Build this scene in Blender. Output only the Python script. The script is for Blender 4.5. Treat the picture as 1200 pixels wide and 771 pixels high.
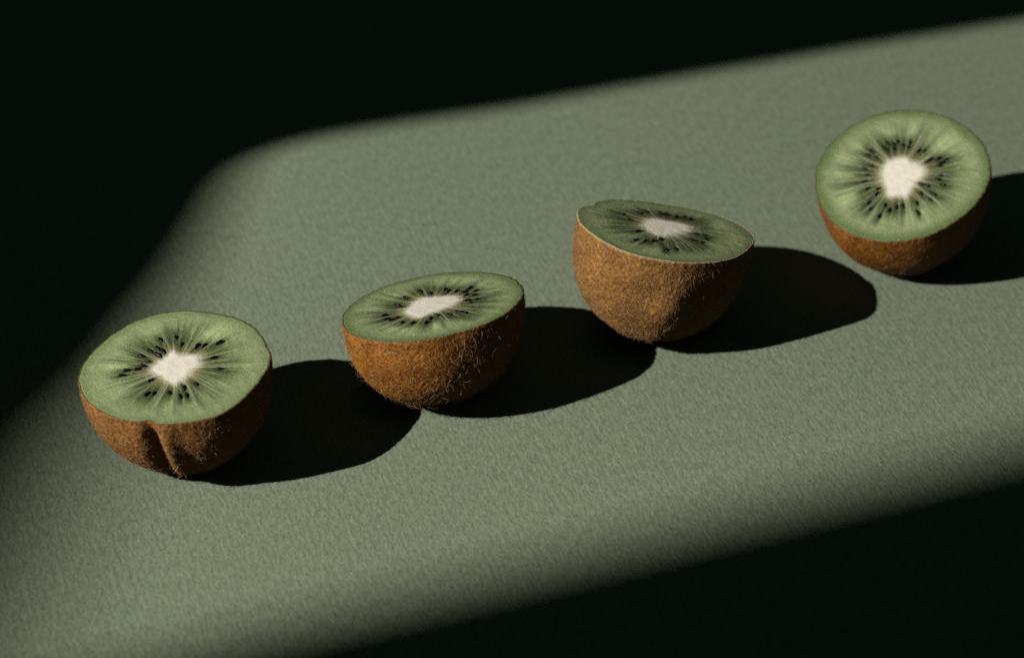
import bpy, bmesh, math
import numpy as np
from mathutils import Vector, Matrix

for o in list(bpy.data.objects):
    bpy.data.objects.remove(o)
scene = bpy.context.scene
COL = scene.collection
MM = 0.001

# ------------------------------------------------------------------ camera
CAM_POS = Vector((0.0, -0.66823, 0.46300))
cam_data = bpy.data.cameras.new('camera')
cam = bpy.data.objects.new('camera', cam_data)
COL.objects.link(cam)
cam.location = CAM_POS
q = (-CAM_POS).to_track_quat('-Z', 'Y')
cam.rotation_euler = (q.to_matrix() @ Matrix.Rotation(math.radians(-0.108), 3, 'Z')).to_euler()
cam_data.sensor_width = 36.0
cam_data.lens = 3191.9 / 1200.0 * 36.0
cam_data.clip_start = 0.01
cam_data.clip_end = 50.0
cam_data.dof.use_dof = True
cam_data.dof.focus_distance = 0.762
cam_data.dof.aperture_fstop = 10.0
scene.camera = cam

# ------------------------------------------------------------------ world: a dark room with a trace of grey light
world = bpy.data.worlds.new('World')
scene.world = world
world.use_nodes = True
bgn = world.node_tree.nodes['Background']
bgn.inputs['Color'].default_value = (0.50, 1.0, 0.78, 1)
bgn.inputs['Strength'].default_value = 0.016

# ------------------------------------------------------------------ one hard spot lamp standing in for sunlight, three metres off to the front left
LAMP = Vector((-2.19441, -1.11291, 1.71639))
ld = bpy.data.lights.new('key_lamp', 'SPOT')
ld.energy = 558.0
ld.color = (1.0, 0.975, 0.92)
ld.shadow_soft_size = 0.013
ld.spot_size = math.radians(13.5)
ld.spot_blend = 0.6
lamp = bpy.data.objects.new('key_lamp', ld)
COL.objects.link(lamp)
lamp.location = LAMP
lamp.rotation_euler = (Vector((0.06, 0.05, 0.0)) - LAMP).to_track_quat('-Z', 'Y').to_euler()

# ------------------------------------------------------------------ exposure
vs = scene.view_settings
vs.view_transform = 'Standard'
vs.look = 'None'
vs.exposure = 0.0
vs.gamma = 1.0
vs.use_curve_mapping = False
scene.cycles.use_denoising = False
scene.cycles.max_bounces = 10
scene.cycles.diffuse_bounces = 2
scene.cycles.sample_clamp_indirect = 0.009


# ------------------------------------------------------------------ helpers
def link(name, me, mat=None, parent=None):
    o = bpy.data.objects.new(name, me)
    COL.objects.link(o)
    if mat is not None and me is not None and not me.materials:
        me.materials.append(mat)
    if parent is not None:
        o.parent = parent
    return o


def mesh_np(name, verts, quads=None, tris=None, smooth=True):
    me = bpy.data.meshes.new(name)
    verts = np.asarray(verts, dtype=np.float32)
    nq = 0 if quads is None else len(quads)
    nt = 0 if tris is None else len(tris)
    me.vertices.add(len(verts))
    me.vertices.foreach_set('co', verts.ravel())
    me.loops.add(nq * 4 + nt * 3)
    me.polygons.add(nq + nt)
    idx, starts = [], []
    if nq:
        idx.append(np.asarray(quads, dtype=np.int32).ravel())
        starts.append(np.arange(nq) * 4)
    if nt:
        idx.append(np.asarray(tris, dtype=np.int32).ravel())
        starts.append(nq * 4 + np.arange(nt) * 3)
    me.loops.foreach_set('vertex_index', np.concatenate(idx))
    me.polygons.foreach_set('loop_start', np.concatenate(starts).astype(np.int32))
    me.polygons.foreach_set('use_smooth', np.full(nq + nt, smooth))
    me.update(calc_edges=True)
    me.validate()
    return me


def set_color(me, name, rgb):
    a = me.attributes.new(name, 'FLOAT_COLOR', 'POINT')
    c = np.ones((len(me.vertices), 4), dtype=np.float32)
    c[:, :3] = rgb
    a.data.foreach_set('color', c.ravel())


def set_float(me, name, v):
    a = me.attributes.new(name, 'FLOAT', 'POINT')
    a.data.foreach_set('value', np.asarray(v, dtype=np.float32))


def ring_quads(nr, nt, closed=True):
    i = np.arange(nr - 1)[:, None]
    j = np.arange(nt)[None, :]
    j2 = (j + 1) % nt
    return np.stack([i * nt + j, i * nt + j2, (i + 1) * nt + j2, (i + 1) * nt + j], -1).reshape(-1, 4)


def sstep(a, b, x):
    t = np.clip((x - a) / (b - a), 0, 1)
    return t * t * (3 - 2 * t)


def waves(rng, n, lo, hi):
    k = rng.uniform(lo, hi, n)
    a = rng.uniform(0, 2 * np.pi, n)
    return np.stack([k * np.cos(a), k * np.sin(a), rng.uniform(0, 2 * np.pi, n)], 1)


def wave_noise(w, x, y):
    s = 0
    for kx, ky, p in w:
        s = s + np.sin(kx * x + ky * y + p)
    return s / math.sqrt(len(w) / 2) * 0.6


class NT:
    """small node helper"""
    def __init__(self, name):
        self.mat = bpy.data.materials.new(name)
        self.mat.use_nodes = True
        self.t = self.mat.node_tree
        self.b = self.t.nodes['Principled BSDF']
        self.co = self.n('ShaderNodeTexCoord').outputs['Object']

    def n(self, kind, **kw):
        nd = self.t.nodes.new(kind)
        for k, v in kw.items():
            setattr(nd, k, v)
        return nd

    def put(self, sock, v):
        if hasattr(v, 'is_output'):
            self.t.links.new(v, sock)
        else:
            sock.default_value = v

    def noise(self, scale, detail=3, rough=0.55, vec=None, dist=0.0):
        nd = self.n('ShaderNodeTexNoise')
        self.put(nd.inputs['Vector'], vec or self.co)
        nd.inputs['Scale'].default_value = scale
        nd.inputs['Detail'].default_value = detail
        nd.inputs['Roughness'].default_value = rough
        nd.inputs['Distortion'].default_value = dist
        return nd.outputs['Fac']

    def ramp(self, fac, stops):
        nd = self.n('ShaderNodeValToRGB')
        self.put(nd.inputs['Fac'], fac)
        e = nd.color_ramp.elements
        while len(e) < len(stops):
            e.new(0.5)
        for el, (p, c) in zip(e, stops):
            el.position = p
            el.color = c if len(c) == 4 else (*c, 1)
        return nd.outputs['Color']

    def mix(self, fac, a, b, mode='MIX'):
        nd = self.n('ShaderNodeMix', data_type='RGBA', blend_type=mode)
        self.put(nd.inputs[0], fac)
        self.put(nd.inputs[6], a)
        self.put(nd.inputs[7], b)
        return nd.outputs[2]

    def math(self, op, a, b=0.0):
        nd = self.n('ShaderNodeMath', operation=op)
        self.put(nd.inputs[0], a)
        self.put(nd.inputs[1], b)
        return nd.outputs[0]

    def bump(self, h, strength, dist, normal=None):
        nd = self.n('ShaderNodeBump')
        self.put(nd.inputs['Height'], h)
        nd.inputs['Strength'].default_value = strength
        nd.inputs['Distance'].default_value = dist
        if normal is not None:
            self.put(nd.inputs['Normal'], normal)
        return nd.outputs['Normal']

    def facets(self, scale, tilt, weight, rough):
        """a wet film broken into tiny facets, each leaning its own way, so a few catch the lamp"""
        vo = self.n('ShaderNodeTexVoronoi')
        self.put(vo.inputs['Vector'], self.co)
        vo.inputs['Scale'].default_value = scale
        a = self.n('ShaderNodeVectorMath', operation='SUBTRACT')
        self.put(a.inputs[0], vo.outputs['Color'])
        a.inputs[1].default_value = (0.5, 0.5, 0.5)
        b = self.n('ShaderNodeVectorMath', operation='SCALE')
        self.put(b.inputs[0], a.outputs[0])
        b.inputs['Scale'].default_value = tilt
        g = self.n('ShaderNodeNewGeometry')
        c = self.n('ShaderNodeVectorMath', operation='ADD')
        self.put(c.inputs[0], g.outputs['Normal'])
        self.put(c.inputs[1], b.outputs[0])
        d = self.n('ShaderNodeVectorMath', operation='NORMALIZE')
        self.put(d.inputs[0], c.outputs[0])
        self.put(self.b.inputs['Coat Normal'], d.outputs[0])
        self.b.inputs['Coat Weight'].default_value = weight
        self.b.inputs['Coat Roughness'].default_value = rough

    def mapping(self, rot=(0, 0, 0), scale=(1, 1, 1), vec=None):
        nd = self.n('ShaderNodeMapping')
        self.put(nd.inputs['Vector'], vec or self.co)
        nd.inputs['Rotation'].default_value = rot
        nd.inputs['Scale'].default_value = scale
        return nd.outputs['Vector']


# ------------------------------------------------------------------ materials
def mat_paper():
    m = NT('green_felt_marked_paper')
    # felt marks: short ridges a little longer one way than the other
    v = m.mapping(scale=(1.0, 0.42, 1.0), vec=m.mapping(rot=(0, 0, math.radians(-17))))
    wv = m.n('ShaderNodeTexWave', wave_type='BANDS', bands_direction='X')
    m.put(wv.inputs['Vector'], m.mapping(rot=(0, 0, math.radians(-17))))
    wv.inputs['Scale'].default_value = 165
    wv.inputs['Distortion'].default_value = 7.0
    wv.inputs['Detail'].default_value = 2.0
    wv.inputs['Detail Scale'].default_value = 1.6
    laid = wv.outputs['Fac']
    n1 = m.noise(1500, 2.0, 0.6, v, 0.2)
    n2 = m.noise(620, 2.0, 0.5, v, 0.2)
    n3 = m.noise(3200, 2.0, 0.6)
    h = m.math('ADD', m.math('MULTIPLY', n1, 1.0), m.math('MULTIPLY', n2, 0.6))
    h = m.math('ADD', h, m.math('MULTIPLY', n3, 0.35))
    h = m.math('ADD', h, m.math('MULTIPLY', laid, 0.20))
    m.put(m.b.inputs['Normal'], m.bump(h, 1.0, 0.00010))
    tint = m.ramp(m.noise(5.0, 3, 0.5), [(0.3, (0.182, 0.220, 0.150)), (0.7, (0.198, 0.231, 0.157))])
    fib = m.ramp(m.noise(1650, 3, 0.65, v), [(0.32, (0.68, 0.69, 0.68)), (0.47, (0.97, 0.97, 0.97)), (0.70, (1.15, 1.15, 1.14))])
    rib = m.ramp(m.noise(620, 2, 0.5, v), [(0.30, (0.84, 0.85, 0.84)), (0.70, (1.12, 1.12, 1.11))])
    tint = m.mix(1.0, tint, rib, 'MULTIPLY')
    tint = m.mix(1.0, tint, m.ramp(laid, [(0.0, (0.93, 0.935, 0.93)), (1.0, (1.05, 1.05, 1.05))]), 'MULTIPLY')
    m.put(m.b.inputs['Base Color'], m.mix(1.0, tint, fib, 'MULTIPLY'))
    m.b.inputs['Roughness'].default_value = 0.9
    m.b.inputs['Specular IOR Level'].default_value = 0.15
    return m.mat


def mat_flesh(name, sss, gloss, grain=1.0):
    m = NT(name)
    at = m.n('ShaderNodeAttribute', attribute_name='tone').outputs['Color']
    g = m.ramp(m.noise(1400, 3, 0.6), [(0.25, (1 - 0.22 * grain,) * 3), (0.75, (1 + 0.18 * grain,) * 3)])
    c = m.mix(1.0, at, g, 'MULTIPLY')
    g2 = m.ramp(m.noise(260, 3, 0.6), [(0.3, (1 - 0.10 * grain, 1 - 0.08 * grain, 1 - 0.14 * grain)), (0.7, (1 + 0.08 * grain, 1 + 0.06 * grain, 1 + 0.06 * grain))])
    c = m.mix(1.0, c, g2, 'MULTIPLY')
    m.put(m.b.inputs['Base Color'], c)
    m.b.inputs['Subsurface Weight'].default_value = sss
    m.b.inputs['Subsurface Radius'].default_value = (1.0, 1.2, 0.5)
    m.b.inputs['Subsurface Scale'].default_value = 0.0006
    m.put(m.b.inputs['Roughness'], m.ramp(m.noise(900, 2), [(0.3, (0.30,) * 3), (0.7, (0.55,) * 3)]))
    m.b.inputs['Specular IOR Level'].default_value = gloss
    hb = m.math('ADD', m.noise(1900, 3, 0.65), m.math('MULTIPLY', m.noise(500, 2, 0.5), 0.8))
    m.put(m.b.inputs['Normal'], m.bump(hb, 1.0, 0.00022 * (0.35 + 0.65 * grain)))
    if grain > 0.5:
        m.facets(6500, 2.3, 0.20, 0.24)
    return m.mat


def mat_seed():
    m = NT('black_seed_coat')
    m.put(m.b.inputs['Base Color'], m.ramp(m.noise(900, 2), [(0.3, (0.004, 0.003, 0.003)), (0.75, (0.012, 0.008, 0.006))]))
    m.b.inputs['Roughness'].default_value = 0.36
    m.b.inputs['Specular IOR Level'].default_value = 0.22
    m.put(m.b.inputs['Normal'], m.bump(m.noise(2500, 2), 0.4, 0.0001))
    return m.mat


def mat_skin(name, dark, mid, light, gloss, sss, edge):
    m = NT(name)
    fine = m.noise(1100, 4, 0.65)
    c = m.ramp(fine, [(0.28, dark), (0.5, mid), (0.74, light)])
    big = m.ramp(m.noise(120, 4, 0.6), [(0.3, (0.62, 0.58, 0.52)), (0.7, (1.12, 1.1, 1.05))])
    c = m.mix(1.0, c, big, 'MULTIPLY')
    lip = m.n('ShaderNodeAttribute', attribute_name='lip').outputs['Fac']
    c = m.mix(lip, c, edge)
    m.put(m.b.inputs['Base Color'], c)
    m.put(m.b.inputs['Roughness'], m.ramp(m.noise(300, 3), [(0.3, (max(0.25, 0.75 - gloss),) * 3), (0.7, (0.85,) * 3)]))
    m.b.inputs['Specular IOR Level'].default_value = 0.15 + gloss * 0.4
    m.b.inputs['Subsurface Weight'].default_value = sss
    m.b.inputs['Subsurface Radius'].default_value = (1.6, 0.7, 0.2)
    m.b.inputs['Subsurface Scale'].default_value = 0.0012
    h = m.math('ADD', fine, m.math('MULTIPLY', m.noise(420, 3, 0.6), 1.3))
    m.put(m.b.inputs['Normal'], m.bump(h, 1.0, 0.0004))
    if gloss > 0.2:
        m.b.inputs['Coat Weight'].default_value = gloss * 0.6
        m.b.inputs['Coat Roughness'].default_value = 0.28
        m.put(m.b.inputs['Coat Normal'], m.bump(m.noise(420, 3, 0.6), 1.0, 0.0011))
    return m.mat


def mat_fuzz(name, a, b):
    m = NT(name)
    t = m.n('ShaderNodeAttribute', attribute_name='shade').outputs['Fac']
    c = m.ramp(t, [(0.0, a), (1.0, b)])
    m.put(m.b.inputs['Base Color'], c)
    m.b.inputs['Roughness'].default_value = 0.45
    m.b.inputs['Specular IOR Level'].default_value = 0.35
    tr = m.n('ShaderNodeBsdfTranslucent')
    m.put(tr.inputs['Color'], c)
    mx = m.n('ShaderNodeMixShader')
    mx.inputs[0].default_value = 0.25
    m.t.links.new(m.b.outputs[0], mx.inputs[1])
    m.t.links.new(tr.outputs[0], mx.inputs[2])
    out = [n for n in m.t.nodes if n.type == 'OUTPUT_MATERIAL'][0]
    m.t.links.new(mx.outputs[0], out.inputs['Surface'])
    return m.mat


def mat_board():
    m = NT('black_foam_board')
    m.put(m.b.inputs['Base Color'], m.ramp(m.noise(60, 3), [(0.3, (0.012, 0.012, 0.012)), (0.7, (0.02, 0.02, 0.02))]))
    m.b.inputs['Roughness'].default_value = 0.9
    return m.mat


M_PAPER, M_SEED, M_BOARD = mat_paper(), mat_seed(), mat_board()

# ------------------------------------------------------------------ the setting: one big sheet of paper
bm = bmesh.new()
S = 0.9
vs_ = [bm.verts.new((x, y, 0)) for x, y in ((-S, -S), (S, -S), (S, S), (-S, S))]
f = bm.faces.new(vs_)
r = bmesh.ops.extrude_face_region(bm, geom=[f])
for v in [e for e in r['geom'] if isinstance(e, bmesh.types.BMVert)]:
    v.co.z -= 0.0008
bmesh.ops.recalc_face_normals(bm, faces=bm.faces)
me = bpy.data.meshes.new('paper_sheet')
bm.to_mesh(me)
bm.free()
paper = link('paper_sheet', me, M_PAPER)
paper['kind'] = 'structure'
paper['label'] = 'sage green textured paper sheet under the kiwi halves'
paper['category'] = 'paper'


# unseen boards added between the lamp and the table: they cut the light to a soft slanted patch
def shade_board(edge, dists, width, label):
    """a bent black card: its inner edge lies on the rays that graze the lit patch"""
    g = [Vector((x, y, 0)) * MM for x, y in edge]
    n = len(g)
    rows = [[], []]
    for i in range(n):
        t = (g[min(i + 1, n - 1)] - g[max(i - 1, 0)]).normalized()
        out = Vector((t.y, -t.x, 0)) * width        # away from the lit patch
        for row, gp in zip(rows, (g[i], g[i] + out)):
            row.append(gp + (LAMP - gp).normalized() * dists[i])
    base = sum(rows[0], Vector()) / n
    lift = LAMP.normalized() * 0.004
    V = [p - base for p in rows[0] + rows[1]] + [p - base + lift for p in rows[0] + rows[1]]
    Q = []
    for i in range(n - 1):
        a, b, c, d = i, i + 1, n + i + 1, n + i
        Q += [(a, b, c, d), (a + 2 * n, d + 2 * n, c + 2 * n, b + 2 * n),
              (a, a + 2 * n, b + 2 * n, b), (d, c, c + 2 * n, d + 2 * n)]
    for i in (0, n - 1):
        Q.append((i, n + i, 3 * n + i, 2 * n + i))
    me = mesh_np('shade_board', [tuple(v) for v in V], Q, smooth=False)
    o = link('shade_board', me, M_BOARD)
    o.location = base
    o['kind'] = 'structure'
    o['label'] = label
    o['category'] = 'board'
    return o


EDGE_TOP = [(215.8, 206.6), (183.4, 196.4), (120.2, 176.4), (29.4, 145.9), (0.1, 135.5), (-40.0, 124.2), (-52.7, 120.3), (-68.1, 115.3), (-81.9, 109.8), (-92.6, 102.2), (-99.9, 89.3), (-106.9, 68.0), (-113.9, 42.1), (-122.1, 20.3), (-129.1, -2.5), (-133.6, -15.6), (-139.5, -38.9), (-143.1, -63.4), (-146.4, -87.0)]
EDGE_BOTTOM = [(168.4, -54.8), (142.7, -65.0), (117.6, -75.1), (93.0, -84.9), (69.0, -94.5), (45.5, -103.9), (22.4, -113.1), (-0.1, -122.2), (-22.2, -131.0), (-43.9, -139.7), (-65.1, -148.2), (-85.9, -156.5)]
def pushed(edge, amounts):
    out = []
    for i, (x, y) in enumerate(edge):
        a, b = edge[max(i - 1, 0)], edge[min(i + 1, len(edge) - 1)]
        tx, ty = b[0] - a[0], b[1] - a[1]
        n = math.hypot(tx, ty)
        out.append((x - ty / n * amounts[i], y + tx / n * amounts[i]))
    return out


e1 = [(480, 290)] + EDGE_TOP + [(-160, -170), (-180, -300)]
e1 = pushed(e1, list(np.interp(np.arange(len(e1)), [0, 8, 11, 16, 21], [3.5, 5.0, 11.0, 26.0, 25.0])))
d1 = list(np.interp(np.arange(len(e1)), [0, 9, 12, 17, 21], [1.0, 1.05, 1.25, 1.85, 1.9]))
shade_board(e1[::-1], d1[::-1], -0.36, 'black card added to shade the far side of the paper, out of the picture')
e2 = [(480, 88)] + EDGE_BOTTOM + [(-200, -211), (-300, -255)]
e2 = pushed(e2, list(np.interp(np.arange(len(e2)), [0, 14], [-7.0, -13.0])))
d2 = list(np.linspace(1.80, 1.60, len(e2)))
shade_board(e2, d2, -0.40, 'black card added to shade the near right corner of the paper, out of the picture')

# ------------------------------------------------------------------ kiwi halves
KIWIS = [
    dict(pos=(-92.21, -61.01), tilt=(0.037, -0.074), a=26.44, b=25.48, ph=-0.008, h=29.79, p=2.326,
         rim=[(-26.85, -2.65), (-20.63, -15.63), (-4.45, -24.03), (5.51, -25.0), (13.97, -22.99), (22.93, -9.53), (26.78, -1.06), (23.84, 9.53), (17.99, 19.23), (9.39, 23.34), (-1.39, 26.09), (-12.48, 23.23), (-20.43, 14.66), (-25.37, 6.03)],
         core=[(-1.24, 8.2), (0.24, 6.28), (2.66, 5.68), (6.57, 5.28), (7.28, 2.06), (7.65, 0.28), (5.47, -1.59), (4.64, -4.27), (3.18, -6.87), (0.81, -8.68), (-1.89, -7.04), (-3.85, -4.44), (-6.65, -2.09), (-7.66, -0.6), (-5.86, 2.7), (-4.3, 4.29), (-2.77, 6.24)],
         seeds=[(-5.38, 12.89), (-1.1, 13.52), (0.82, 10.11), (5.18, 8.74), (7.2, 8.89), (11.24, 9.61), (-7.78, 7.95), (-5.77, 9.02), (-5.3, 5.65), (-9.85, 5.91), (-7.85, 3.25), (-10.5, -0.11), (-14.53, -2.33), (-9.06, 1.28), (-6.3, -5.5), (-6.54, -11.35), (-4.74, -11.19), (-0.57, -11.47), (3.33, -9.75), (2.6, -13.27), (4.37, -12.77), (12.04, -2.11), (6.37, -8.35), (10.19, 3.16), (-13.47, -0.36), (-4.19, 7.44)],
         label='kiwi half with a deep fold down its brown skin, nearest in the row'),
    dict(pos=(-22.47, -27.66), tilt=(-0.238, -0.117), a=24.55, b=28.06, ph=-0.657, h=27.07, p=2.364,
         rim=[(-25.72, -5.05), (-24.16, -12.44), (-18.78, -21.05), (-10.35, -26.03), (-2.88, -27.0), (8.03, -23.73), (16.46, -18.36), (23.56, -7.33), (26.04, 3.62), (24.71, 11.34), (20.32, 19.13), (12.33, 24.22), (3.08, 26.55), (-7.27, 24.37), (-16.67, 18.56), (-23.1, 9.34)],
         core=[(-8.72, -3.61), (-6.86, 2.1), (-3.67, 7.51), (1.47, 7.33), (7.24, 7.15), (8.7, 3.11), (6.37, -1.61), (2.72, -4.49), (-0.9, -7.53), (-3.57, -10.29), (-7.26, -6.65)],
         seeds=[(-8.4, 8.34), (-10.51, 3.78), (-9.75, 1.95), (-13.61, -4.34), (-12.76, -7.38), (-11.09, -8.71), (-7.92, -11.49), (-9.6, -7.37), (-4.32, 12.47), (-1.24, 10.4), (2.85, 12.26), (3.9, 10.59), (8.8, 8.73), (10.14, 11.1), (11.84, 8.78), (9.24, 5.88), (11.67, 5.19), (12.3, 1.4), (10.64, -0.82), (9.76, 1.22), (7.59, -6.88), (9.21, -7.95), (5.15, -8.58), (1.68, -8.32), (0.06, -10.22), (-4.98, -12.57), (-1.18, -13.35), (6.18, 9.94)],
         label='kiwi half with long curly hairs on orange brown skin, second in the row'),
    dict(pos=(45.10, 3.46), tilt=(-0.204, 0.152), a=24.68, b=27.30, ph=-1.08, h=32.87, p=2.45,
         rim=[(-26.65, 2.67), (-22.19, 11.96), (-14.43, 20.72), (-3.65, 22.65), (7.02, 23.51), (17.39, 20.39), (24.94, 12.3), (26.93, 3.37), (23.4, -8.14), (17.5, -18.39), (7.37, -24.83), (-4.2, -26.57), (-14.01, -23.64), (-21.48, -14.31), (-25.66, -4.6)],
         core=[(-5.03, 6.21), (-2.14, 8.18), (1.21, 7.48), (5.36, 8.0), (8.44, 4.39), (6.19, -1.5), (3.58, -4.25), (0.37, -6.28), (-2.82, -8.29), (-5.0, -6.31), (-6.78, -3.26), (-6.61, 3.3)],
         seeds=[(-12.45, 8.01), (-10.82, 3.69), (-7.07, 10.69), (-4.85, 12.92), (1.71, 13.35), (6.73, 13.7), (8.49, 12.23), (-2.24, -9.46), (-8.61, -5.28), (-7.16, -12.51), (1.59, -15.35), (-1.23, -17.2), (6.71, -6.82), (8.6, -1.13), (11.13, -1.17), (11.2, -3.9), (9.31, -7.74), (-4.76, -11.69), (-9.82, -12.53), (-0.33, 13.58), (4.42, 12.88)],
         label='tall kiwi half with dense short tan fuzz and a nub at its base'),
    dict(pos=(118.18, 36.44), tilt=(0.243, -0.196), a=26.35, b=27.46, ph=-0.528, h=31.0, p=2.327,
         rim=[(-26.11, 3.32), (-25.19, -8.21), (-20.15, -19.34), (-9.81, -25.71), (1.85, -27.09), (12.82, -22.54), (21.04, -15.65), (25.82, -6.71), (26.74, 2.13), (24.51, 10.71), (17.12, 20.67), (5.72, 26.77), (-5.82, 26.88), (-15.62, 21.63), (-22.89, 12.91)],
         core=[(-4.57, 6.38), (-0.29, 7.94), (2.46, 7.28), (3.75, 4.97), (7.72, 1.73), (6.87, -2.6), (4.8, -4.37), (1.91, -7.62), (-0.15, -10.77), (-2.75, -9.32), (-5.93, -9.13), (-5.79, -5.24), (-6.47, -0.0), (-5.66, 4.36)],
         seeds=[(0.76, 13.86), (4.25, 12.61), (2.08, 11.69), (3.46, 10.78), (-2.33, 13.63), (-3.75, 12.23), (-2.92, 10.88), (-0.68, 10.91), (-0.6, 12.92), (-7.5, 11.69), (-6.5, 8.57), (-8.92, 10.3), (-10.64, 5.09), (-10.21, 2.31), (-11.56, -0.21), (-10.99, -3.46), (-8.7, 5.94), (-11.37, -9.26), (-7.88, -4.3), (-8.55, -6.28), (-11.12, -11.82), (-6.74, -11.45), (-5.76, -13.63), (-9.0, -15.37), (-3.56, -13.03), (-1.66, -12.92), (2.38, -16.63), (2.63, -12.81), (4.48, -9.17), (7.95, -10.04), (6.65, -12.08), (6.7, -6.39), (4.87, -5.23), (10.19, -4.52), (11.21, -7.01), (9.3, 4.21), (11.68, 3.92), (13.97, 3.09), (11.61, 0.81), (8.04, 7.95), (11.02, -3.02), (6.28, 8.37), (8.4, 3.57), (12.4, 2.04)],
         label='kiwi half with smooth moist skin and wide upturned cut face, farthest in the row'),
]
LOOK = [
    dict(skin=((0.085, 0.032, 0.009), (0.29, 0.128, 0.030), (0.52, 0.28, 0.085)), gloss=0.10, sss=0.10, edge=(0.09, 0.07, 0.025, 1),
         fuzz=((0.22, 0.10, 0.04), (0.56, 0.36, 0.19)), hairs=17000, hlen=0.85, hrad=0.040, curl=0.7, lift=0.55),
    dict(skin=((0.070, 0.023, 0.004), (0.30, 0.115, 0.012), (0.46, 0.210, 0.032)), gloss=0.40, sss=0.25, edge=(0.07, 0.055, 0.02, 1),
         fuzz=((0.26, 0.11, 0.03), (0.58, 0.36, 0.16)), hairs=7800, hlen=1.3, hrad=0.034, curl=2.0, long=0.11, lift=0.5),
    dict(skin=((0.080, 0.032, 0.009), (0.26, 0.125, 0.032), (0.46, 0.250, 0.078)), gloss=0.08, sss=0.10, edge=(0.46, 0.37, 0.22, 1),
         fuzz=((0.22, 0.105, 0.04), (0.58, 0.37, 0.19)), hairs=22000, hlen=0.80, hrad=0.042, curl=0.7, lift=0.55),
    dict(skin=((0.065, 0.022, 0.004), (0.28, 0.105, 0.013), (0.44, 0.195, 0.036)), gloss=0.60, sss=0.25, edge=(0.07, 0.07, 0.022, 1),
         fuzz=((0.24, 0.11, 0.04), (0.55, 0.36, 0.19)), hairs=3200, hlen=0.80, hrad=0.038, curl=0.9, lift=0.35),
]
NT_ = 480
TH = np.linspace(0, 2 * np.pi, NT_, endpoint=False)


def periodic(points, smooth):
    """radius as a function of angle through traced points; smooth=True gives a gentle curve"""
    p = np.array(points)
    a = np.arctan2(p[:, 1], p[:, 0]) % (2 * np.pi)
    rr = np.hypot(p[:, 0], p[:, 1])
    o = np.argsort(a)
    a, rr = a[o], rr[o]
    a = np.concatenate([a - 2 * np.pi, a, a + 2 * np.pi])
    rr = np.concatenate([rr, rr, rr])
    v = np.interp(TH, a, rr)
    if smooth:
        k = np.exp(-0.5 * (np.arange(-60, 61) / smooth) ** 2)
        k /= k.sum()
        v = np.convolve(np.concatenate([v[-60:], v, v[:60]]), k, 'valid')
    return v


def at_angle(tab, th):
    return np.interp(th % (2 * np.pi), np.append(TH, 2 * np.pi), np.append(tab, tab[0]))


def angdiff(a, b):
    return (a - b + np.pi) % (2 * np.pi) - np.pi


# one seed shape, shared: a flattened drop
def seed_mesh():
    nt, nr = 12, 9
    v = []
    for i in range(nr):
        t = i / (nr - 1)
        x = -1.0 + 2.0 * t
        rad = math.sqrt(max(0.0, 1 - x * x)) * (0.62 + 0.38 * (0.5 - 0.5 * math.tanh(1.4 * x))) + 0.001
        for j in range(nt):
            a = 2 * math.pi * j / nt
            v.append((x * 1.12 * MM, rad * 0.54 * math.cos(a) * MM, rad * 0.50 * math.sin(a) * MM))
    me = mesh_np('seed', v, ring_quads(nr, nt))
    me.materials.append(M_SEED)
    return me


SEED = seed_mesh()
DEEP = (0.85, 1.05, 1.12, 0.92)     # how dark and wide the inner green is


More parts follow.
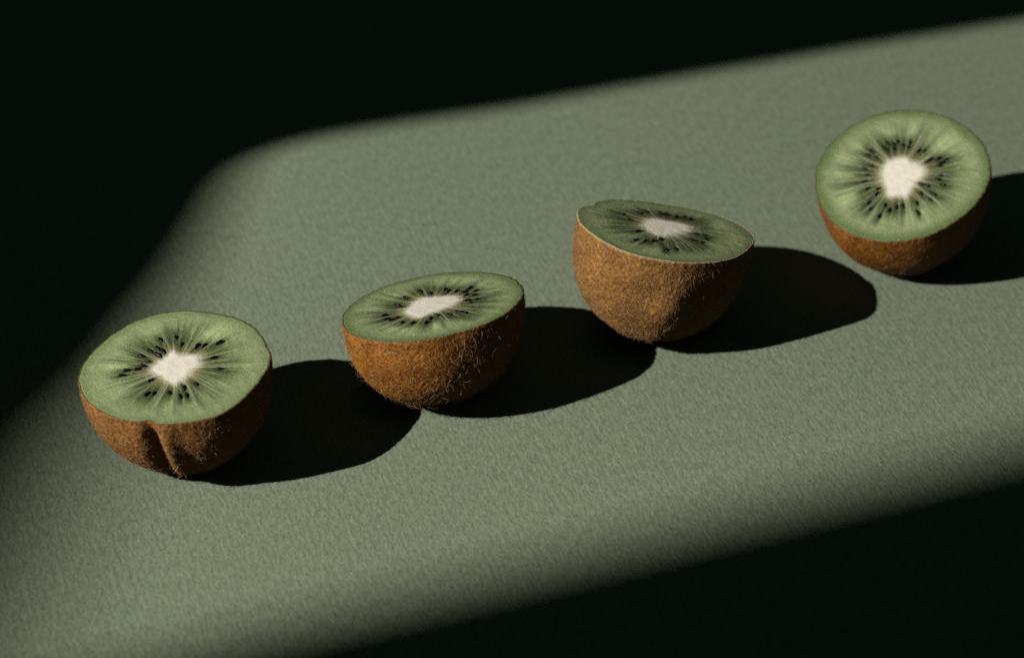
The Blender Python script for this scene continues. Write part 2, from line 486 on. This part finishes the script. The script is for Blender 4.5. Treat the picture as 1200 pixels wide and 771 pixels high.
def build_kiwi(k, spec, look):
    rng = np.random.default_rng(100 + k)
    R = periodic(spec['rim'], 11)
    # rim: blend of the traced outline and the ellipse that fits it
    ca, sa = np.cos(TH - spec['ph']), np.sin(TH - spec['ph'])
    ell = 1 / np.sqrt((ca / spec['a']) ** 2 + (sa / spec['b']) ** 2)
    base = periodic(spec['rim'], 0)
    R = ell * (1 + np.clip(R / ell - 1, -0.09, 0.09))
    rag = np.convolve(np.tile(rng.normal(0, 1, NT_), 3), np.array([1, 2, 3, 2, 1]) / 9, 'same')[NT_:2 * NT_]
    RAG = 0.16 * rag + 0.10 * np.sin(TH * 17 + k) * np.sin(TH * 5 + 2 * k)
    if k == 2:      # a nick in the rim at the back left
        RAG = RAG - 1.1 * np.exp(-(angdiff(TH, math.radians(150)) / 0.07) ** 2) + 0.6 * np.exp(-(angdiff(TH, math.radians(165)) / 0.10) ** 2)
    if k == 0:      # the fold starts at the cut rim
        dd = angdiff(TH, math.radians(-101)) * 25
        RAG = RAG - 1.1 * np.where(dd < 0, np.exp(-(dd / 2.8) ** 2), np.exp(-(dd / 1.5) ** 2))
    R0, R = R, R + RAG
    C = periodic(spec['core'], 5) * 0.95
    seeds = np.array(spec['seeds'])
    sth = np.arctan2(seeds[:, 1], seeds[:, 0])
    srr = np.hypot(seeds[:, 0], seeds[:, 1])
    wv = waves(rng, 10, 0.10, 0.45)
    wv2 = waves(rng, 14, 0.9, 2.6)

    # ---------------- septa (pale rays) and locules (dark pockets round the seeds)
    NS = 62
    sa_ = (np.arange(NS) + rng.uniform(-0.32, 0.32, NS)) * 2 * np.pi / NS
    amp = rng.uniform(0.3, 1.15, NS)
    # rays part where a seed sits
    for i in range(NS):
        dmin = np.min(np.abs(angdiff(sa_[i], sth)) * srr)
        amp[i] *= 0.35 + 0.65 * sstep(0.4, 1.0, dmin)
    send = rng.uniform(0.60, 0.86, NS)
    bend = rng.normal(0, 0.012, NS)
    reach = 14.0 + 1.8 * DEEP[k] + 1.6 * np.sin(TH * 3 + rng.uniform(0, 6)) + 1.2 * np.sin(TH * 7 + rng.uniform(0, 6))
    ray1 = np.convolve(np.tile(rng.normal(0, 1, NT_), 3), np.ones(3) / 3, 'same')[NT_:2 * NT_] * 1.3
    ray2 = np.convolve(np.tile(rng.normal(0, 1, NT_), 3), np.ones(9) / 9, 'same')[NT_:2 * NT_] * 2.2

    def field(r, th):
        """colour and relief of the cut face at polar (r, th), in mm"""
        Rr, Cr = at_angle(R, th), at_angle(C, th)
        x, y = r * np.cos(th), r * np.sin(th)
        rho = r / Rr
        n_lo = wave_noise(wv, x, y)
        n_hi = wave_noise(wv2, x, y)
        septa = np.zeros_like(r)
        for i in range(NS):
            d = angdiff(th, sa_[i] + bend[i] * (r - 8) * 0.3) * r
            w = 0.15 + 0.010 * r
            septa = np.maximum(septa, amp[i] * np.exp(-(d / w) ** 2) * (1 - sstep(send[i] - 0.22, send[i], rho)))
        pocket = np.zeros_like(r)
        for i in range(len(seeds)):
            d = angdiff(th, sth[i]) * r
            w = 0.75 + 0.02 * r
            rad = sstep(srr[i] - 5.5, srr[i] - 1.0, r) * (1 - sstep(srr[i] + 1.0, srr[i] + 5.0, r))
            pocket = np.maximum(pocket, np.exp(-(d / w) ** 2) * rad)
        rc = at_angle(reach, th)
        inner = sstep(Cr - 0.5, Cr + 2.5, r) * (1 - sstep(rc - 4.5, rc + 4.5, r))
        streak = at_angle(ray1, th) * 0.5 + at_angle(ray2, th)
        A = np.array([0.266, 0.318, 0.156])
        B = np.array([0.105, 0.160, 0.048])
        G = np.array([0.100, 0.150, 0.040]) * (1.25 - 0.65 * DEEP[k])
        D = np.array([0.038, 0.052, 0.016])
        T = np.array([0.250, 0.190, 0.085])
        Sp = np.array([0.42, 0.43, 0.28])
        Wc = np.array([0.74, 0.69, 0.585])

        def mixc(c, t, m):
            return c + (t - c) * np.clip(m, 0, 1)[..., None]
        c = np.ones(r.shape + (3,)) * A
        c = c * (1 + 0.10 * n_lo + 0.05 * n_hi)[..., None]
        c = c * (1 + np.clip(streak, -1.6, 1.6) * 0.10 * sstep(0.25, 0.45, rho) * (1 - sstep(0.75, 0.98, rho)))[..., None]
        c = mixc(c, B, (0.45, 0.75, 0.60, 0.88)[k] * sstep((0.86, 0.82, 0.82, 0.80)[k], 0.985, rho + 0.03 * n_lo))
        c = mixc(c, G, inner * (0.70 + 0.25 * DEEP[k] + 0.16 * streak))
        c = c * (1 + np.clip(streak, -1.5, 1.5) * 0.30 * sstep(Cr, Cr + 3, r) * (1 - sstep(0.58, 0.86, rho)))[..., None]
        c = mixc(c, T, 0.70 * sstep(Cr - 0.3, Cr + 0.4, r) * (1 - sstep(Cr + 1.0, Cr + 3.6 + 0.8 * n_lo, r)))
        c = mixc(c, D, pocket * 0.86)
        septa = septa * sstep(Cr - 0.8, Cr + 0.2, r)
        c = mixc(c, Sp, septa * 0.62)
        # the core, with short cream spikes running out along the rays
        ce = Cr + 0.7 * septa + 0.25 * np.clip(at_angle(ray1, th), -1, 1)
        c = mixc(c, Wc * (1 + 0.03 * n_hi)[..., None], 1 - sstep(ce - 2.1, ce + 1.2, r))
        c = np.clip(c, 0.004, 0.85)
        # relief in mm
        z = 0.10 * n_lo * (1 - rho ** 4) - 0.22 * pocket + 0.07 * septa + 0.02 * n_hi
        z = z + 0.12 * (1 - sstep(ce - 2, ce + 0.5, r))
        if k == 2:
            d = y - (5.5 - 0.16 * x)
            on = sstep(-9, 8, x)
            z = z - on * 0.45 * sstep(-0.5, 3.5, d) - 0.040 * np.maximum(d, 0)
        return c, z

    root = bpy.data.objects.new('kiwi_half', None)
    COL.objects.link(root)
    root.empty_display_size = 0.02
    root['label'] = spec['label']
    root['category'] = 'kiwi'
    root['group'] = 'kiwi halves set out in a row'

    # ---------------- body surface (shared by skin and flesh)
    _, z_rim = field(R * 0.985, TH)
    wb = waves(rng, 12, 0.15, 0.5)
    wb2 = waves(rng, 12, 0.5, 1.2)
    p, h = spec['p'], spec['h']

    def body(u, inset=0.0):
        s = np.sin(u * np.pi / 2)
        rad = (1 - s ** p) ** (1 / p) if u < 1 else 0.0
        rr = (ell + (R0 - ell) * (1 - s) ** 0.7 + RAG * (1 - s) ** 16) * rad
        zz = -h * s + z_rim * (1 - s) ** 3
        x, y = rr * np.cos(TH), rr * np.sin(TH)
        # outward lumps
        lump = 0.22 * wave_noise(wb, x + zz * 0.7, y - zz * 0.9) + 0.04 * wave_noise(wb2, x - zz, y + zz * 0.6)
        lump = lump * sstep(0, 0.12, u)
        if k == 0:      # the fold down the front and the ridge beside it
            d = angdiff(TH, math.radians(-101) + 0.07 * s) * R * (0.35 + 0.65 * rad)
            A = (1.1 * (1 - (1 - s) ** 16) + 2.5 * sstep(0, 0.30, s)) * (1 - sstep(0.50, 0.90, s))
            lump = lump - A * np.where(d < 0, np.exp(-(d / 2.8) ** 2), np.exp(-(d / 1.5) ** 2))
            lump = lump + 0.22 * A * np.exp(-((d - 3.6) / 2.0) ** 2)
            lump = lump - 0.10 * A * np.exp(-((d - 8.0) / 2.0) ** 2)
        if k == 2:      # the nub low on the front
            dr = angdiff(TH, math.radians(-80 - 14 * s)) * R * (0.35 + 0.65 * rad)
            fade = sstep(0.03, 0.4, s) * (1 - sstep(0.55, 0.88, s))
            lump = lump + fade * (1.0 * np.exp(-(dr / 4.5) ** 2) - 0.6 * np.exp(-((dr - 10) / 6) ** 2) - 0.5 * np.exp(-((dr + 11) / 7) ** 2))
            px, py, pz = NUB
            dd = (x - px) ** 2 + (y - py) ** 2 + (zz - pz) ** 2
            lump = lump + 0.55 * np.exp(-dd / 4.0 ** 2) + 0.5 * np.exp(-dd / 1.6 ** 2)
        g = lump - inset
        nrm = np.stack([x / max(spec['a'], 1) ** 2 + 1e-9, y / spec['b'] ** 2, (zz - 3) / h ** 2], 1)
        nrm /= np.linalg.norm(nrm, axis=1)[:, None]
        return np.stack([x, y, zz], 1) + nrm * g[:, None]
    NUB = (-1.2, -15.5, -27.0)

    # ---------------- skin: lip, side, apex
    us = np.concatenate([np.linspace(0.004, 0.9, 84), np.linspace(0.91, 0.998, 16)])
    rings, lip = [], []
    for rho, dz, e in ((0.982, -0.35, 1.0), (0.9845, 0.02, 1.0), (0.991, 0.06, 1.0), (0.997, 0.0, 0.8)):
        rings.append(np.stack([R * rho * np.cos(TH), R * rho * np.sin(TH), z_rim + dz], 1))
        lip += [e] * NT_
    for u in us:
        rings.append(body(u))
        lip += [0.25 if u < 0.006 else 0.0] * NT_
    V = np.concatenate(rings)
    nr = len(rings)
    tip = V[-NT_:].mean(0) + np.array([0, 0, -0.02])
    V = np.concatenate([V, tip[None]])
    lip.append(0)
    tris = np.stack([np.arange(NT_) + (nr - 1) * NT_, np.full(NT_, nr * NT_), (np.arange(NT_) + 1) % NT_ + (nr - 1) * NT_], 1)[:, ::-1]
    quads = ring_quads(nr, NT_)[:, ::-1]
    Rm = Matrix.Rotation(spec['tilt'][1], 3, 'Y') @ Matrix.Rotation(spec['tilt'][0], 3, 'X')
    Rn = np.array(Rm)
    zlow = (V @ Rn.T)[:, 2].min()
    root.location = (spec['pos'][0] * MM, spec['pos'][1] * MM, 0.0)
    rot = Rm.to_euler()
    up = Vector((0, 0, -zlow * MM))      # parts sit above the empty, which stands on the paper

    def place(o):
        o.location = up
        o.rotation_euler = rot
        return o
    me = mesh_np('skin', V * MM, quads, tris)
    set_float(me, 'lip', lip)
    skin = place(link('skin', me, mat_skin('kiwi_skin', *look['skin'], look['gloss'], look['sss'], look['edge']), root))

    # ---------------- flesh: full cut disc closed by a body just inside the skin
    rr_ = np.concatenate([[0.004], np.linspace(0.03, 0.984, 84)])
    rings, tone = [], []
    for t in rr_:
        c, z = field(R * t, TH)
        rings.append(np.stack([R * t * np.cos(TH), R * t * np.sin(TH), z], 1))
        tone.append(c)
    for u in np.linspace(0.03, 0.985, 14):
        b = body(u, 0.75)
        rings.append(b)
        tone.append(np.tile(np.array([[0.20, 0.25, 0.09]]), (NT_, 1)))
    V2 = np.concatenate(rings)
    nr2 = len(rings)
    V2 = np.concatenate([V2, V2[:NT_].mean(0)[None], V2[-NT_:].mean(0)[None]])
    tone = np.concatenate(tone + [tone[0][:1], tone[-1][:1]])
    i0, i1 = nr2 * NT_, nr2 * NT_ + 1
    j = np.arange(NT_)
    t0 = np.stack([np.full(NT_, i0), j, (j + 1) % NT_], 1)
    t1 = np.stack([np.full(NT_, i1), (nr2 - 1) * NT_ + (j + 1) % NT_, (nr2 - 1) * NT_ + j], 1)
    me = mesh_np('flesh', V2 * MM, ring_quads(nr2, NT_)[:, ::-1], np.concatenate([t0, t1]))
    set_color(me, 'tone', tone)
    flesh = place(link('flesh', me, mat_flesh('kiwi_flesh', 0.45, 0.40), root))

    # ---------------- core: a plug set in the flesh, its domed top just proud of the cut
    rings, tone = [], []
    CC = C - 0.2
    for t in np.concatenate([[0.01], np.linspace(0.06, 1.0, 26)]):
        c, z = field(CC * t, TH)
        rings.append(np.stack([CC * t * np.cos(TH), CC * t * np.sin(TH), z + 0.06 * (1 - t ** 6) - 0.012], 1))
        tone.append(c)
    for t, dz in ((0.97, -0.8), (0.85, -6.0), (0.5, -13.0), (0.05, -17.0)):
        rings.append(np.stack([CC * t * np.cos(TH), CC * t * np.sin(TH), np.full(NT_, dz)], 1))
        tone.append(np.tile(np.array([[0.62, 0.56, 0.44]]), (NT_, 1)))
    V3 = np.concatenate(rings)
    nr3 = len(rings)
    V3 = np.concatenate([V3, V3[:NT_].mean(0)[None], V3[-NT_:].mean(0)[None]])
    tone = np.concatenate(tone + [tone[0][:1], tone[-1][:1]])
    i0, i1 = nr3 * NT_, nr3 * NT_ + 1
    t0 = np.stack([np.full(NT_, i0), j, (j + 1) % NT_], 1)
    t1 = np.stack([np.full(NT_, i1), (nr3 - 1) * NT_ + (j + 1) % NT_, (nr3 - 1) * NT_ + j], 1)
    me = mesh_np('core', V3 * MM, ring_quads(nr3, NT_)[:, ::-1], np.concatenate([t0, t1]))
    set_color(me, 'tone', tone)
    core = place(link('core', me, mat_flesh('kiwi_core', 0.45, 0.25, 0.18), root))
    core['label'] = 'cream coloured core with a jagged edge'

    # ---------------- seeds, each in its pocket, pointed end to the core
    for i in range(len(seeds)):
        s = bpy.data.objects.new('seed', SEED)
        COL.objects.link(s)
        s.parent = flesh
        _, z = field(np.array([srr[i]]), np.array([sth[i]]))
        sc = rng.uniform(0.95, 1.32) if k == 0 else rng.uniform(0.85, 1.15)
        s.scale = (sc * rng.uniform(0.9, 1.12), sc * rng.uniform(0.85, 1.1), sc)
        s.location = (seeds[i, 0] * MM, seeds[i, 1] * MM, (z[0] + rng.uniform(0.14, 0.36)) * MM)
        s.rotation_euler = (rng.uniform(-0.3, 0.3), rng.uniform(-0.12, 0.12), sth[i] + math.pi + rng.normal(0, 0.14))

    # ---------------- fuzz
    n = look['hairs']
    ur = rng.uniform(0, 1, n) ** 0.8 * (len(us) - 2)
    ui = ur.astype(int)
    ti = rng.integers(0, NT_, n)
    G = V[4 * NT_:4 * NT_ + len(us) * NT_].reshape(len(us), NT_, 3)
    P = G[ui, ti]
    d1 = G[ui + 1, ti] - P                      # towards the apex
    d2 = G[ui, (ti + 1) % NT_] - P              # round the girth
    fr = rng.uniform(0, 1, (n, 2))
    P = P + d1 * fr[:, :1] + d2 * fr[:, 1:]
    keep_w = np.linalg.norm(np.cross(d1, d2), axis=1)
    keep = rng.uniform(0, 1, n) < np.clip(keep_w / np.percentile(keep_w, 70), 0.05, 1)
    P, d1, d2 = P[keep], d1[keep], d2[keep]
    n = len(P)
    un = lambda a: a / np.maximum(np.linalg.norm(a, axis=1)[:, None], 1e-9)
    N = un(np.cross(d2, d1))
    N = N * np.sign((N * (P - np.array([0, 0, -h * 0.3]))).sum(1))[:, None]
    e1, e2 = un(d1), un(d2)
    phi = rng.normal(0, 1.1, n)
    T = e1 * np.cos(phi)[:, None] + e2 * np.sin(phi)[:, None]
    lift = np.clip(rng.normal(look['lift'], 0.22, n), 0.08, 1.2)
    L = look['hlen'] * np.exp(rng.normal(0, 0.35, n))
    long = rng.uniform(0, 1, n) < look.get('long', 0.008)     # a few long stray hairs
    L = np.where(long, L * 1.5 + 0.7, L)
    lift = np.where(long, lift * 1.2 + 0.1, lift)
    dirv = un(T + N * lift[:, None])
    side = un(np.cross(N, T))
    curl = rng.normal(0, look['curl'], n) * np.where(long, 1.3, 1.0)
    dip = rng.normal(0.35, 0.35, n)
    pts, SEG = [P - N * 0.05], 4
    for sgi in range(SEG):
        pts.append(pts[-1] + dirv * (L / SEG)[:, None])
        dirv = un(dirv + side * (curl / SEG)[:, None] - N * (dip / SEG)[:, None])
    rad = look['hrad'] * np.exp(rng.normal(0, 0.25, n)) * np.where(long, 1.45, 1.0)
    HV = np.empty((n, SEG + 1, 3, 3))
    for a in range(SEG + 1):
        tang = un(pts[min(a + 1, SEG)] - pts[max(a - 1, 0)])
        b1 = un(np.cross(tang, N + 0.01))
        b2 = np.cross(tang, b1)
        ra = rad * (1.0, 0.95, 0.8, 0.6, 0.3)[a]
        for b in range(3):
            an = 2 * math.pi * b / 3
            HV[:, a, b] = pts[a] + (b1 * math.cos(an) + b2 * math.sin(an)) * ra[:, None]
    HV = HV.reshape(-1, 3)
    # keep the hairs above the paper
    W = HV @ Rn.T
    W[:, 2] = np.maximum(W[:, 2] - zlow, 0.05) + zlow
    HV = W @ Rn
    o0 = (np.arange(n) * (SEG + 1) * 3)[:, None, None]
    a = (np.arange(SEG) * 3)[None, :, None]
    b = np.arange(3)[None, None, :]
    b_ = (b + 1) % 3
    Q = np.stack([o0 + a + b, o0 + a + b_, o0 + a + 3 + b_, o0 + a + 3 + b], -1).reshape(-1, 4)
    me = mesh_np('fuzz', HV * MM, Q)
    set_float(me, 'shade', np.repeat(np.clip(rng.uniform(0, 1, n) + 0.4 * long, 0, 1), (SEG + 1) * 3))
    fz = link('fuzz', me, mat_fuzz('kiwi_fuzz', *look['fuzz']), skin)
    fz['kind'] = 'stuff'
    return root


for k in range(4):
    build_kiwi(k, KIWIS[k], LOOK[k])
